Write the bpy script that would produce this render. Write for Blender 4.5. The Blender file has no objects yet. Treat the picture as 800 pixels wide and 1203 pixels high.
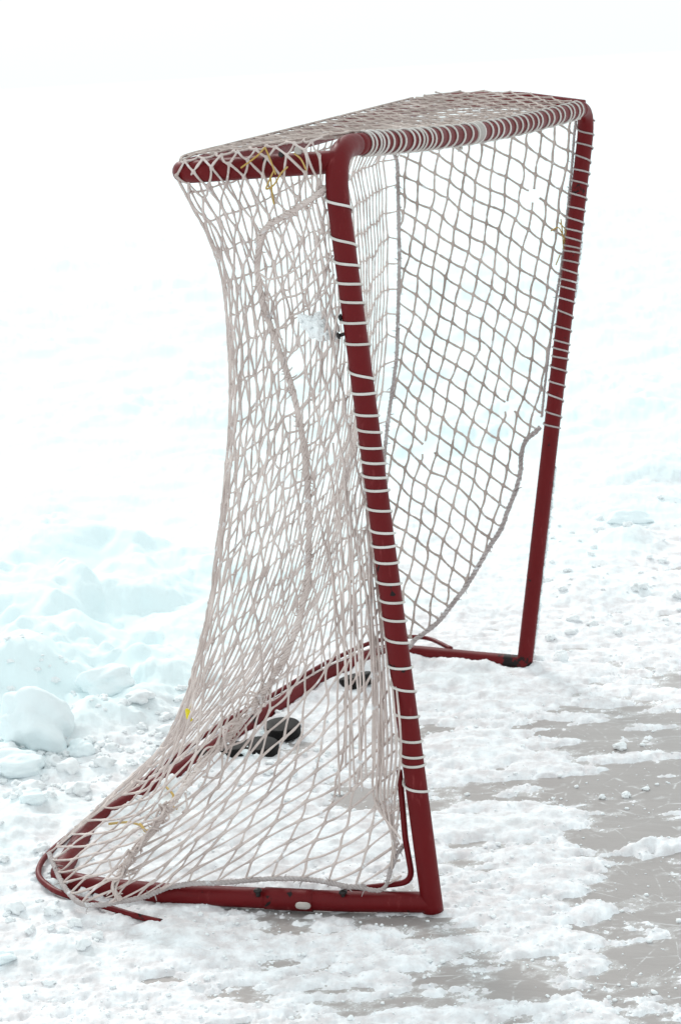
import bpy, math, random
import numpy as np
from mathutils import Vector, Matrix
from mathutils.bvhtree import BVHTree

random.seed(7)
rng = np.random.default_rng(7)
S = bpy.context.scene
COL = S.collection

# ------------------------------------------------------------------ camera (recovered from the photograph)
CAM = np.array([0.97, -2.95, 1.34])
YAW, PITCH, ROLL = math.radians(-19.0), math.radians(12.2), math.radians(-3.3)
FPX = 2400.0                      # focal length in pixels of the 800 x 1203 photograph
_f = np.array([math.sin(YAW)*math.cos(PITCH), math.cos(YAW)*math.cos(PITCH), -math.sin(PITCH)])
_r = np.array([math.cos(YAW), -math.sin(YAW), 0.0]); _u = np.cross(_r, _f)
RT = _r*math.cos(ROLL) + _u*math.sin(ROLL)
UP = -_r*math.sin(ROLL) + _u*math.cos(ROLL)
FW = _f
cd = bpy.data.cameras.new('camera'); cam = bpy.data.objects.new('camera', cd); COL.objects.link(cam)
cd.sensor_fit = 'VERTICAL'; cd.sensor_height = 24.0; cd.sensor_width = 24.0; cd.lens = FPX/1203*24.0
cd.clip_start = 0.05; cd.clip_end = 6000
cam.matrix_world = Matrix(((RT[0], UP[0], -FW[0], CAM[0]), (RT[1], UP[1], -FW[1], CAM[1]), (RT[2], UP[2], -FW[2], CAM[2]), (0, 0, 0, 1)))
cd.dof.use_dof = True; cd.dof.focus_distance = 3.25; cd.dof.aperture_fstop = 11
S.camera = cam

def ray(p):
    return FW + RT*(p[0]-400)/FPX - UP*(p[1]-601.5)/FPX
def on_axis(p, k, val):           # point of the sight line of a photo pixel on a plane x, y or z = val
    d = ray(p); return CAM + d*((val-CAM[k])/d[k])
def on_z(p, z): return on_axis(p, 2, z)
def on_y(p, y): return on_axis(p, 1, y)
def nearest(p, q):                # point of the sight line nearest to the world point q
    d = ray(p); d = d/np.linalg.norm(d); q = np.asarray(q, float)
    return CAM + d*((q-CAM) @ d)
def depth_at(p, t):
    return CAM + ray(p)*t
def dep(q): return (np.asarray(q)-CAM) @ FW

# ------------------------------------------------------------------ noise
def _hash(ix, iy, seed):
    h = (ix.astype(np.int64)*374761393 + iy.astype(np.int64)*668265263 + seed*1442695041) & 0xffffffff
    h = ((h ^ (h >> 13))*1274126177) & 0xffffffff
    h = ((h ^ (h >> 16))*2246822519) & 0xffffffff
    return (h ^ (h >> 15)) & 0xffffffff
def noise2(x, y, seed=0):
    x = np.asarray(x, float); y = np.asarray(y, float)
    x0 = np.floor(x); y0 = np.floor(y); fx = x-x0; fy = y-y0
    sx = fx*fx*fx*(fx*(fx*6-15)+10); sy = fy*fy*fy*(fy*(fy*6-15)+10)
    def g(ix, iy, dx, dy):
        a = _hash(ix, iy, seed)/4294967296.0*2*math.pi
        return np.cos(a)*dx + np.sin(a)*dy
    n00 = g(x0, y0, fx, fy); n10 = g(x0+1, y0, fx-1, fy); n01 = g(x0, y0+1, fx, fy-1); n11 = g(x0+1, y0+1, fx-1, fy-1)
    return ((n00*(1-sx)+n10*sx)*(1-sy) + (n01*(1-sx)+n11*sx)*sy)*1.5
def fbm(x, y, octv=4, seed=0, gain=.5):
    t = 0; a = 1.0
    for o in range(octv):
        t = t + a*noise2(x*2.03**o+17.3*o, y*2.03**o-9.1*o, seed+o); a *= gain
    return t
def sstep(a, b, x):
    t = np.clip((x-a)/(b-a), 0, 1); return t*t*(3-2*t)

# ------------------------------------------------------------------ mesh building
class MB:
    def __init__(s): s.v = []; s.f = []; s.n = 0
    def add(s, v, f):
        v = np.asarray(v, float); s.v.append(v)
        s.f.append(np.asarray(f, int)+s.n); s.n += len(v)
    def build(s, name, mat, parent=None, smooth=True):
        me = bpy.data.meshes.new(name)
        V = np.concatenate(s.v) if s.v else np.zeros((0, 3))
        F = np.concatenate(s.f)
        me.vertices.add(len(V)); me.vertices.foreach_set('co', V.ravel())
        k = F.shape[1]
        # quads with a repeated last index are triangles
        if k == 4:
            tri = F[:, 3] == F[:, 2]
            loops = np.where(tri, 3, 4); starts = np.concatenate([[0], np.cumsum(loops)[:-1]])
            flat = np.concatenate([F[i, :3] if tri[i] else F[i] for i in range(len(F))]) if tri.any() else F.ravel()
        else:
            loops = np.full(len(F), k); starts = np.arange(len(F))*k; flat = F.ravel()
        me.loops.add(len(flat)); me.loops.foreach_set('vertex_index', flat.astype(np.int32))
        me.polygons.add(len(F)); me.polygons.foreach_set('loop_start', starts.astype(np.int32))
        me.polygons.foreach_set('use_smooth', np.full(len(F), smooth))
        me.update(calc_edges=True); me.validate()
        me.materials.append(mat)
        o = bpy.data.objects.new(name, me); COL.objects.link(o)
        if parent is not None: o.parent = parent
        return o

def tube_arrays(P, R, sides=8, cap=True):
    P = np.asarray(P, float); n = len(P)
    R = np.broadcast_to(np.asarray(R, float), (n,)).copy()
    T = np.gradient(P, axis=0); T /= np.maximum(np.linalg.norm(T, axis=1, keepdims=True), 1e-9)
    N = np.zeros_like(P)
    a = np.array([0, 0, 1.]) if abs(T[0][2]) < .9 else np.array([1., 0, 0])
    v = a - T[0]*(a @ T[0]); v /= np.linalg.norm(v); N[0] = v
    for i in range(1, n):
        v = N[i-1] - T[i]*(N[i-1] @ T[i]); l = np.linalg.norm(v)
        N[i] = v/l if l > 1e-6 else N[i-1]
    B = np.cross(T, N)
    an = np.arange(sides)*2*math.pi/sides
    V = P[:, None, :] + R[:, None, None]*(np.cos(an)[None, :, None]*N[:, None, :] + np.sin(an)[None, :, None]*B[:, None, :])
    V = V.reshape(-1, 3)
    i = np.arange(n-1)[:, None]*sides; j = np.arange(sides)[None, :]; j2 = (j+1) % sides
    F = np.stack([i+j, i+j2, i+sides+j2, i+sides+j], -1).reshape(-1, 4)
    if cap:
        c0 = len(V); V = np.concatenate([V, P[[0]]-T[[0]]*R[0]*.25, P[[-1]]+T[[-1]]*R[-1]*.25])
        js = np.arange(sides); jn = (js+1) % sides; b = (n-1)*sides
        F = np.concatenate([F, np.stack([np.full(sides, c0), jn, js, js], -1), np.stack([np.full(sides, c0+1), b+js, b+jn, b+jn], -1)])
    return V, F
def tube(mb, P, R, sides=8, cap=True): mb.add(*tube_arrays(P, R, sides, cap))

def catmull(P, per=8):
    P = np.asarray(P, float)
    if len(P) < 3:
        t = np.linspace(0, 1, per+1)[:, None]; return P[0]*(1-t)+P[-1]*t
    Q = np.concatenate([[2*P[0]-P[1]], P, [2*P[-1]-P[-2]]]); out = []
    t = np.linspace(0, 1, per, endpoint=False)[:, None]
    for i in range(1, len(Q)-2):
        p0, p1, p2, p3 = Q[i-1], Q[i], Q[i+1], Q[i+2]
        out.append(.5*((2*p1)+(-p0+p2)*t+(2*p0-5*p1+4*p2-p3)*t*t+(-p0+3*p1-3*p2+p3)*t**3))
    out.append(P[[-1]]); return np.concatenate(out)
def resample(P, n):
    P = np.asarray(P, float); d = np.concatenate([[0], np.cumsum(np.linalg.norm(np.diff(P, axis=0), axis=1))])
    t = np.linspace(0, d[-1], n); return np.stack([np.interp(t, d, P[:, k]) for k in range(3)], 1)
def curve_fn(P, per=10):          # arc-length parametrised curve
    C = catmull(P, per); d = np.concatenate([[0], np.cumsum(np.linalg.norm(np.diff(C, axis=0), axis=1))]); d /= d[-1]
    return lambda t: np.stack([np.interp(t, d, C[:, k]) for k in range(3)], -1)
def fillet(P, rad, seg=8):
    P = [np.asarray(p, float) for p in P]; out = [P[0]]
    if not hasattr(rad, '__len__'): rad = [rad]*len(P)
    for i in range(1, len(P)-1):
        a = P[i-1]-P[i]; b = P[i+1]-P[i]; la = np.linalg.norm(a); lb = np.linalg.norm(b); a = a/la; b = b/lb
        ang = math.acos(np.clip(a @ b, -1, 1)); d = min(rad[i]/math.tan(ang/2), (.95 if i == 1 else .48)*la, (.95 if i == len(P)-2 else .48)*lb)
        p0 = P[i]+a*d; p1 = P[i]+b*d
        for k in range(seg+1):
            t = k/seg; out.append(p0*(1-t)**2 + P[i]*2*t*(1-t) + p1*t*t)
    out.append(P[-1]); return np.array(out)
def dense(P, step=.01):
    P = np.asarray(P); L = np.sum(np.linalg.norm(np.diff(P, axis=0), axis=1)); return resample(P, max(4, int(L/step)))

# ------------------------------------------------------------------ materials
def mat(name):
    m = bpy.data.materials.new(name); m.use_nodes = True
    nt = m.node_tree; b = nt.nodes['Principled BSDF']; return m, nt, b
def node(nt, t, **kw):
    n = nt.nodes.new(t)
    for k, v in kw.items():
        if k in n.inputs.keys() if hasattr(n.inputs, 'keys') else False: n.inputs[k].default_value = v
        else: setattr(n, k, v)
    return n
def noise(nt, scale, detail=4, rough=.55, vec=None, dist=0):
    n = nt.nodes.new('ShaderNodeTexNoise'); n.inputs['Scale'].default_value = scale; n.inputs['Detail'].default_value = detail
    n.inputs['Roughness'].default_value = rough; n.inputs['Distortion'].default_value = dist
    if vec is not None: nt.links.new(vec, n.inputs['Vector'])
    return n
def ramp(nt, src, stops):
    r = nt.nodes.new('ShaderNodeValToRGB'); e = r.color_ramp.elements
    while len(e) < len(stops): e.new(.5)
    for el, (p, c) in zip(e, stops):
        el.position = p; el.color = (c, c, c, 1) if not hasattr(c, '__len__') else (*c, 1)
    nt.links.new(src, r.inputs['Fac']); return r
def mix(nt, fac, a, b):
    m = nt.nodes.new('ShaderNodeMix'); m.data_type = 'RGBA'
    for s, i in ((fac, 0), (a, 6), (b, 7)):
        if hasattr(s, 'node'): nt.links.new(s, m.inputs[i])
        elif hasattr(s, '__len__'): m.inputs[i].default_value = (*s, 1)
        else: m.inputs[i].default_value = s
    return m.outputs[2]
def coords(nt, scale=(1, 1, 1)):
    t = nt.nodes.new('ShaderNodeTexCoord'); mp = nt.nodes.new('ShaderNodeMapping'); mp.inputs['Scale'].default_value = scale
    nt.links.new(t.outputs['Object'], mp.inputs['Vector']); return mp.outputs['Vector']
def bump(nt, b, h, strength, dist):
    n = nt.nodes.new('ShaderNodeBump'); n.inputs['Strength'].default_value = strength; n.inputs['Distance'].default_value = dist
    nt.links.new(h, n.inputs['Height']); nt.links.new(n.outputs['Normal'], b.inputs['Normal'])

def make_red():
    m, nt, b = mat('red_paint'); c = coords(nt)
    n1 = noise(nt, 9, 5, .6, c); n2 = noise(nt, 55, 6, .7, c); n3 = noise(nt, 44, 3, .5, c, .4)
    base = mix(nt, n1.outputs['Fac'], (.098, .0008, .0026), (.150, .0022, .0045))
    chips = ramp(nt, n3.outputs['Fac'], [(.695, 0), (.72, 1)])
    at = nt.nodes.new('ShaderNodeAttribute'); at.attribute_name = 'rust'
    ad = nt.nodes.new('ShaderNodeMath'); ad.operation = 'MULTIPLY_ADD'; ad.inputs[1].default_value = .50
    nt.links.new(at.outputs['Fac'], ad.inputs[0]); nt.links.new(n2.outputs['Fac'], ad.inputs[2])
    rr = ramp(nt, ad.outputs[0], [(.80, 0), (.85, 1)])
    mx = nt.nodes.new('ShaderNodeMath'); mx.operation = 'MAXIMUM'
    nt.links.new(chips.outputs[0], mx.inputs[0]); nt.links.new(rr.outputs[0], mx.inputs[1])
    n4 = noise(nt, 1, 5, .7, coords(nt, (60, 60, 16))); scf = ramp(nt, n4.outputs['Fac'], [(.60, 0), (.72, .5)])
    base = mix(nt, scf.outputs[0], base, (.26, .045, .045))
    col = mix(nt, mx.outputs[0], base, (.010, .005, .005))
    nt.links.new(col, b.inputs['Base Color'])
    ro = ramp(nt, n2.outputs['Fac'], [(.3, .38), (.7, .58)]); nt.links.new(ro.outputs[0], b.inputs['Roughness'])
    b.inputs['Specular IOR Level'].default_value = .22
    bump(nt, b, n2.outputs['Fac'], .12, .002)
    return m
def make_cord(name, a, bcol, frost=.25):
    m, nt, b = mat(name); c = coords(nt)
    n1 = noise(nt, 14, 4, .6, c); n2 = noise(nt, 900, 2, .6, c); n3 = noise(nt, 45, 4, .65, c)
    col = mix(nt, ramp(nt, n1.outputs['Fac'], [(.35, 0), (.65, 1)]).outputs[0], a, bcol)
    fr = ramp(nt, n3.outputs['Fac'], [(.60, 0), (.72, frost)])
    col = mix(nt, fr.outputs[0], col, (.86, .88, .90))
    nt.links.new(col, b.inputs['Base Color']); b.inputs['Roughness'].default_value = .95
    b.inputs['Specular IOR Level'].default_value = .1
    bump(nt, b, n2.outputs['Fac'], .7, .0016)
    return m
def make_snow():
    m, nt, b = mat('snow'); c = coords(nt)
    n1 = noise(nt, 1.1, 5, .6, c); n2 = noise(nt, 160, 5, .7, c); n3 = noise(nt, 30, 5, .62, c)
    at = nt.nodes.new('ShaderNodeAttribute'); at.attribute_name = 'trodden'
    fresh = mix(nt, n1.outputs['Fac'], (.765, .87, .888), (.805, .90, .912))
    thin = mix(nt, ramp(nt, n3.outputs['Fac'], [(.36, 0), (.62, 1)]).outputs[0], (.67, .635, .642), (.875, .885, .905))
    nt.links.new(mix(nt, at.outputs['Fac'], fresh, thin), b.inputs['Base Color'])
    b.inputs['Roughness'].default_value = .75; b.inputs['Specular IOR Level'].default_value = .22
    ad = nt.nodes.new('ShaderNodeMath'); ad.operation = 'MULTIPLY_ADD'; ad.inputs[1].default_value = .35
    nt.links.new(n2.outputs['Fac'], ad.inputs[0]); nt.links.new(n3.outputs['Fac'], ad.inputs[2])
    bump(nt, b, ad.outputs[0], .4, .004)
    return m
def make_snow_lump(name, ca, cb):
    m, nt, b = mat(name); c = coords(nt)
    n1 = noise(nt, 5, 5, .6, c); n2 = noise(nt, 140, 5, .7, c)
    nt.links.new(mix(nt, n1.outputs['Fac'], ca, cb), b.inputs['Base Color'])
    b.inputs['Roughness'].default_value = .75; b.inputs['Specular IOR Level'].default_value = .2
    bump(nt, b, n2.outputs['Fac'], .25, .003)
    return m
def make_ice():
    m, nt, b = mat('ice'); c = coords(nt); cs = coords(nt, (.35, 1.2, 1))
    n1 = noise(nt, 5.5, 8, .72, cs, .5); n2 = noise(nt, 34, 6, .7, cs); n3 = noise(nt, 240, 3, .6, c); n4 = noise(nt, 5, 6, .68, cs, .6)
    col = mix(nt, n1.outputs['Fac'], (.275, .244, .234), (.44, .402, .388))
    # powdery frost left on the ice, in blotches with shapes of their own
    pw = nt.nodes.new('ShaderNodeAttribute'); pw.attribute_name = 'powder'
    pa = nt.nodes.new('ShaderNodeMath'); pa.operation = 'MULTIPLY_ADD'; pa.inputs[1].default_value = .30
    nt.links.new(pw.outputs['Fac'], pa.inputs[0]); nt.links.new(n4.outputs['Fac'], pa.inputs[2])
    fr = ramp(nt, pa.outputs[0], [(.58, 0), (.76, .6), (.90, .95)])
    gr = ramp(nt, n3.outputs['Fac'], [(.5, .35), (.62, 1)])
    mm = nt.nodes.new('ShaderNodeMath'); mm.operation = 'MULTIPLY'
    nt.links.new(fr.outputs[0], mm.inputs[0]); nt.links.new(gr.outputs[0], mm.inputs[1])
    # skate scratches: thin curved lines from warped cell borders
    warp = noise(nt, 1.3, 2, .5, c); va = nt.nodes.new('ShaderNodeVectorMath'); va.operation = 'MULTIPLY_ADD'
    va.inputs[1].default_value = (.5, .5, 0); nt.links.new(warp.outputs['Color'], va.inputs[0]); nt.links.new(c, va.inputs[2])
    tot = None
    for sc, th in ((2.1, .006), (4.7, .011), (8.5, .014)):
        vo = nt.nodes.new('ShaderNodeTexVoronoi'); vo.feature = 'DISTANCE_TO_EDGE'; vo.inputs['Scale'].default_value = sc
        nt.links.new(va.outputs[0], vo.inputs['Vector'])
        r = ramp(nt, vo.outputs['Distance'], [(0, .6), (th, 0)])
        if tot is None: tot = r.outputs[0]
        else:
            mxn = nt.nodes.new('ShaderNodeMath'); mxn.operation = 'MAXIMUM'; nt.links.new(tot, mxn.inputs[0]); nt.links.new(r.outputs[0], mxn.inputs[1]); tot = mxn.outputs[0]
    brk = ramp(nt, n2.outputs['Fac'], [(.48, 0), (.6, 1)])
    m2 = nt.nodes.new('ShaderNodeMath'); m2.operation = 'MULTIPLY'; nt.links.new(tot, m2.inputs[0]); nt.links.new(brk.outputs[0], m2.inputs[1])
    mx = nt.nodes.new('ShaderNodeMath'); mx.operation = 'MAXIMUM'; nt.links.new(mm.outputs[0], mx.inputs[0]); nt.links.new(m2.outputs[0], mx.inputs[1])
    nt.links.new(mix(nt, mx.outputs[0], col, (.85, .87, .88)), b.inputs['Base Color'])
    rr = ramp(nt, mx.outputs[0], [(0, .36), (.6, .8)]); nt.links.new(rr.outputs[0], b.inputs['Roughness'])
    b.inputs['Specular IOR Level'].default_value = .3
    bump(nt, b, n2.outputs['Fac'], .25, .004)
    return m
def make_plain(name, col, rough=.5, spec=.4, bscale=80):
    m, nt, b = mat(name); c = coords(nt); n = noise(nt, bscale, 4, .6, c)
    nt.links.new(mix(nt, n.outputs['Fac'], [x*.75 for x in col], [min(1, x*1.25) for x in col]), b.inputs['Base Color'])
    b.inputs['Roughness'].default_value = rough; b.inputs['Specular IOR Level'].default_value = spec
    bump(nt, b, n.outputs['Fac'], .2, .002); return m
RED = make_red()
CORD = make_cord('net_cord', (.40, .325, .295), (.63, .535, .49), .7)
FROSTED_LIT = make_cord('frosted_lit_net_cord', (.53, .44, .41), (.76, .66, .62), .95)  # frost, plus a paler base painting in light the backlit far net lacks
LACE = make_cord('lacing_cord_white', (.62, .58, .54), (.74, .71, .68), .2)
SEAM = make_cord('seam_cord', (.40, .345, .335), (.56, .505, .495), .8)
YELLOW = make_cord('yellow_cord', (.50, .32, .09), (.60, .44, .20), .1)
TAGY = make_plain('yellow_plastic', (.75, .62, .02), .5)
SNOW = make_snow(); LUMP = make_snow_lump('packed_snow', (.80, .873, .89), (.835, .895, .908)); CRUMB = make_snow_lump('loose_snow', (.85, .868, .876), (.885, .90, .908)); ICE = make_ice()
RUBBER = make_plain('black_rubber', (.0045, .0035, .0035), .6, .2)
BLACK = make_plain('blackened_steel', (.012, .008, .008), .5, .4)
ZINC = make_plain('zinc_bolt', (.40, .36, .33), .5, .5)
TAPE = make_plain('pale_tape', (.40, .36, .34), .7, .2)

# ------------------------------------------------------------------ goal frame
GOAL = bpy.data.objects.new('hockey_goal', None); COL.objects.link(GOAL)
GOAL['label'] = 'old red metal hockey goal with torn white net standing on snowy ice'
GOAL['category'] = 'hockey goal'
PR = .0175                       # pipe radius
Wd, Ht = 1.52, 1.22
FN = on_z((507, 1060), PR+.004); FF = on_z((616, 779), PR+.004)
TN = nearest((389, 174), (0, 0, Ht)); TF = nearest((691, 127), (0, Wd, Ht))
T1 = nearest((208, 203), (-.28, 0, Ht)); T2 = nearest((522, 118), (-.28, Wd, Ht))

def rust_attr(o, pts):
    me = o.data; n = len(me.vertices); co = np.zeros(n*3); me.vertices.foreach_get('co', co); co = co.reshape(-1, 3)
    r = np.zeros(n)
    for p, rad in pts: r = np.maximum(r, np.exp(-(np.linalg.norm(co-np.asarray(p), axis=1)/rad)**2))
    a = me.attributes.new('rust', 'FLOAT', 'POINT'); a.data.foreach_set('value', r.astype(np.float32))

ub = (TF-TN)/np.linalg.norm(TF-TN)
XB0 = TN+ub*.098; XB1 = TF-ub*.085
near_path = dense(fillet([FN-(TN-FN)*.012, TN, XB0], .085, 14))
far_path = dense(fillet([FF-(TF-FF)*.012, TF, XB1], .075, 14))
mb = MB(); tube(mb, near_path, PR, 24); POST_N = mb.build('post', RED, GOAL)
rust_attr(POST_N, [(FN+np.array([-.012, 0, .01]), .018), (FN+(TN-FN)*.085+RT*.012, .011), (FN+(TN-FN)*.115+RT*.006, .009)])
mb = MB(); tube(mb, far_path, PR, 24); POST_F = mb.build('post', RED, GOAL)
POST_F['label'] = 'far red post with snow along its outer edge and its net torn away below'
rust_attr(POST_F, [(FF, .028)]+[(FF+(TF-FF)*t+RT*sx, rd) for t, sx, rd in ((.06, .01, .014), (.11, -.012, .012), (.17, .012, .013), (.24, .0, .012), (.33, .014, .013), (.40, -.01, .010), (.44, .012, .010), (.62, .0, .010))])
tt = np.linspace(0, 1, 60)[:, None]
xb_path = XB0*(1-tt)+XB1*tt - np.array([0, 0, 1])*(.013*np.sin(math.pi*tt))
mb = MB(); tube(mb, xb_path, PR*.985, 24); XBAR = mb.build('crossbar', RED, GOAL); rust_attr(XBAR, [(xb_path[26], .02)])
# top rail: horseshoe behind the crossbar
mid_far = nearest((610, 117), (T2+TF)/2+np.array([0, 0, .01]))
elbow = near_path[np.argmin(np.linalg.norm(near_path-TN, axis=1))]
top_path = dense(fillet([elbow, T1, T2, mid_far, TF+(T2-TF)*.03], [0, .035, .05, .3, 0], 10))
mb = MB(); tube(mb, top_path, PR, 20); TOPR = mb.build('top_rail', RED, GOAL); rust_attr(TOPR, [(TN+(T1-TN)*.42, .009)])
# base rail
zb = PR+.003
BN = on_z((78, 1029), zb); BB = on_z((92, 975), zb); BFR = on_z((452, 764), zb)
base_px = [(500, 1060), (410, 1059), (330, 1056), (200, 1050), (120, 1043)]
base_pts = [FN] + [on_z(p, zb) for p in base_px[1:]] + [on_z((66, 1032), zb), on_z((110, 966), zb), on_z((205, 908), zb), on_z((300, 845), zb), on_z((375, 797), zb), BFR, on_z((500, 768), zb), on_z((560, 774), zb), FF]
rad = [0, .3, .3, .3, .3, .06, .12, .3, .3, .3, .06, .2, .3, 0]
base_path = dense(fillet(base_pts, rad, 8))
mb = MB(); tube(mb, base_path, PR*.97, 20); BASER = mb.build('base_rail', RED, GOAL)
rust_attr(BASER, [(FN+np.array([-.03, 0, 0]), .02), (FF+np.array([-.03, 0, 0]), .038), (on_z((335, 1054), .035), .012), (on_z((300, 845), .03), .02), (on_z((240, 885), .03), .025), (on_z((262, 870), .03), .018)])
SLV = MB(); s0, s1 = on_z((312, 1055), zb), on_z((368, 1058), zb); tube(SLV, np.linspace(s0, s1, 8), PR*1.045, 20)
sl = SLV.build('joint_sleeve', RED, BASER); rust_attr(sl, [(on_z((316, 1050), .04), .02), (on_z((340, 1047), .04), .012)])
# red weld / foot plate lines: thin lacing rods
ROD = .0052
def rod(pts, parent=GOAL):
    m_ = MB(); tube(m_, dense(catmull(pts, 8) if len(pts) > 6 else fillet(pts, .025, 6), .006), ROD, 8); o = m_.build('lacing_rod', RED, parent); rust_attr(o, [(pts[-1], .012)]); return o
def yz(p, q): return nearest(p, q)
rod([yz((469, 905), FN+(TN-FN)*.17+np.array([-.03, 0, 0])), yz((476, 985), FN+(TN-FN)*.09+np.array([-.035, 0, 0])), yz((485, 1036), FN+np.array([-.03, 0, .024])), on_z((405, 1046), .030)])
rod([on_z((530, 762), .035), on_z((497, 749), .04), on_z((446, 752), .045), on_z((385, 778), .045), on_z((318, 818), .04), on_z((258, 852), .04), on_z((205, 890), .035), on_z((122, 951), .03),
     on_z((79, 984), .028), on_z((52, 1009), .026), on_z((46, 1028), .025), on_z((60, 1043), .022), on_z((80, 1052), .020), on_z((111, 1061), .018), on_z((160, 1076), .014), on_z((190, 1083), .012)])

# bolts -------------------------------------------------------------
def bolt(p, direction, length, rs, rh, m, parent, hh=.004):
    d = np.asarray(direction, float); d /= np.linalg.norm(d); p = np.asarray(p, float)
    b_ = MB(); tube(b_, np.array([p-d*.004, p, p+d*length*.5, p+d*length]), rs, 10)
    h0 = p+d*length; tube(b_, np.array([h0-d*.0002, h0, h0+d*hh*.6, h0+d*hh]), [rh*.85, rh, rh*.95, rh*.6], 12)
    return b_.build('bolt', m, parent)
ax = (TN-FN)/np.linalg.norm(TN-FN)
pl = -RT*.95 + FW*.1
q1 = nearest((404, 373), FN+(TN-FN)*.77); q2 = nearest((406, 391), FN+(TN-FN)*.75)
bolt(q1-FW*.003+RT*.004, pl, .008, .0028, .0055, BLACK, POST_N)
bolt(q2-FW*.003+RT*.004, pl-UP*.32, .014, .0028, .0055, BLACK, POST_N)
for px in ((303, 1046), (403, 1048)):
    q = on_z(px, .040); bolt(q-np.array([0, 0, .006]), (0, -.1, 1), .005, .004, .007, BLACK, BASER)
tv = (CAM-on_z((357, 1062), zb)); tv /= np.linalg.norm(tv)
qb = on_z((356, 1064), PR)+tv*PR*.6
# broad flattened zinc carriage bolt across the sleeve
mb = MB(); u_ = (s1-s0)/np.linalg.norm(s1-s0); tube(mb, np.stack([qb-u_*.0125, qb-u_*.0105, qb-u_*.006, qb+u_*.006, qb+u_*.0105, qb+u_*.0125]), [.002, .0045, .0058, .0058, .0045, .002], 14); mb.build('bolt', ZINC, BASER)
qt = nearest((351, 179), TN+(T1-TN)*.2); bolt(qt-FW*.012, -FW, .006, .004, .007, ZINC, TOPR)
for px in ((331, 184),):
    qt = nearest(px, TN+(T1-TN)*((389-px[0])/181.)); bolt(qt-FW*(.014 if px[1] > 180 else .006), -FW+UP*(.1 if px[1] > 180 else 1.2), .003, .003, .0048, BLACK, TOPR)

# lacing ------------------------------------------------------------
def helix(path, marks, rr, off=0.0, jit=.12, sides=7, drop=.25, phase=0., per=26):
    """cord winding round a pipe: one turn between consecutive marks (arc fractions along the path)"""
    d = np.concatenate([[0], np.cumsum(np.linalg.norm(np.diff(path, axis=0), axis=1))])
    T = np.gradient(path, axis=0); T /= np.linalg.norm(T, axis=1, keepdims=True)
    m = np.asarray(marks); k = np.arange(len(m)); tt = np.linspace(0, len(m)-1, (len(m)-1)*per)
    fr = tt-np.floor(tt)
    # most of the advance happens behind the pipe
    dr = drop*rng.uniform(.55, 1.25, len(m)+1)[np.floor(tt).astype(int)]
    ease = np.floor(tt)+np.where(fr < .5, dr*fr, dr*.5+(fr-.5)*2*(1-dr*.5))
    sarc = np.interp(np.clip(ease, 0, len(m)-1), k, m)
    C = np.stack([np.interp(sarc, d, path[:, i]) for i in range(3)], 1)
    t = np.stack([np.interp(sarc, d, T[:, i]) for i in range(3)], 1); t /= np.linalg.norm(t, axis=1, keepdims=True)
    tow = CAM-C; tow -= t*np.sum(tow*t, 1, keepdims=True); tow /= np.linalg.norm(tow, axis=1, keepdims=True)
    sd = np.cross(t, tow)
    an = 2*math.pi*tt+phase
    R = PR+rr*.8+off+.0006*np.sin(tt*3.1)
    P = C+R[:, None]*(np.cos(an)[:, None]*sd*1.0+np.sin(an)[:, None]*tow)
    return P
def arc_of(path, px, ref='y'):    # arc length on a path where its picture passes a given row or column
    d = np.concatenate([[0], np.cumsum(np.linalg.norm(np.diff(path, axis=0), axis=1))])
    q = path-CAM; z = q @ FW; X = 400+FPX*(q @ RT)/z; Y = 601.5-FPX*(q @ UP)/z
    v = Y if ref == 'y' else X
    o = np.argsort(v); return np.interp(px, v[o], d[o])
near_rows = [205, 247, 291, 315, 336, 358, 381, 406, 448, 463, 490, 510, 528, 546, 563, 577, 602, 628, 642, 662, 687, 709, 731, 757, 785, 814, 843, 872, 890, 899, 931]
mk = [arc_of(near_path[:int(len(near_path)*.93)], y) for y in near_rows]
mb = MB(); tube(mb, helix(near_path, mk[::-1], .0021, drop=.75, phase=0), .0021, 8); mb.build('lacing_cord', LACE, POST_N)
far_rows = [143, 158, 173, 190, 203, 217, 233, 247, 262, 273, 284, 292, 297, 309, 322, 332, 341, 355, 372, 388, 404, 413, 421, 436, 453, 470, 489, 502]
mk = [arc_of(far_path[:int(len(far_path)*.95)], y) for y in far_rows]
mb = MB(); tube(mb, helix(far_path, mk[::-1], .0019, drop=.85, phase=0), .0019, 7); mb.build('lacing_cord', SEAM, POST_F)
cols = []; x = 424.0
for k in range(60):
    cols.append(x); z = (x-424)/262.0
    st = (4.6 if k % 9 < 4 and x < 500 else 8.2-2.2*z)*rng.uniform(.72, 1.3)
    if 530 < x < 548: st = 9
    x += st
    if x > 686: break
L0 = np.concatenate([[0], np.cumsum(np.linalg.norm(np.diff(xb_path, axis=0), axis=1))])[-1]
full_x = np.concatenate([near_path[int(len(near_path)*.97):], xb_path, far_path[::-1][:4]])
mk = [arc_of(xb_path, c, 'x') for c in cols if c < 684]
mb = MB(); tube(mb, helix(xb_path, mk, .0019, drop=.7, phase=0, per=22), .0019, 7); mb.build('lacing_cord', LACE, XBAR)
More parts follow.
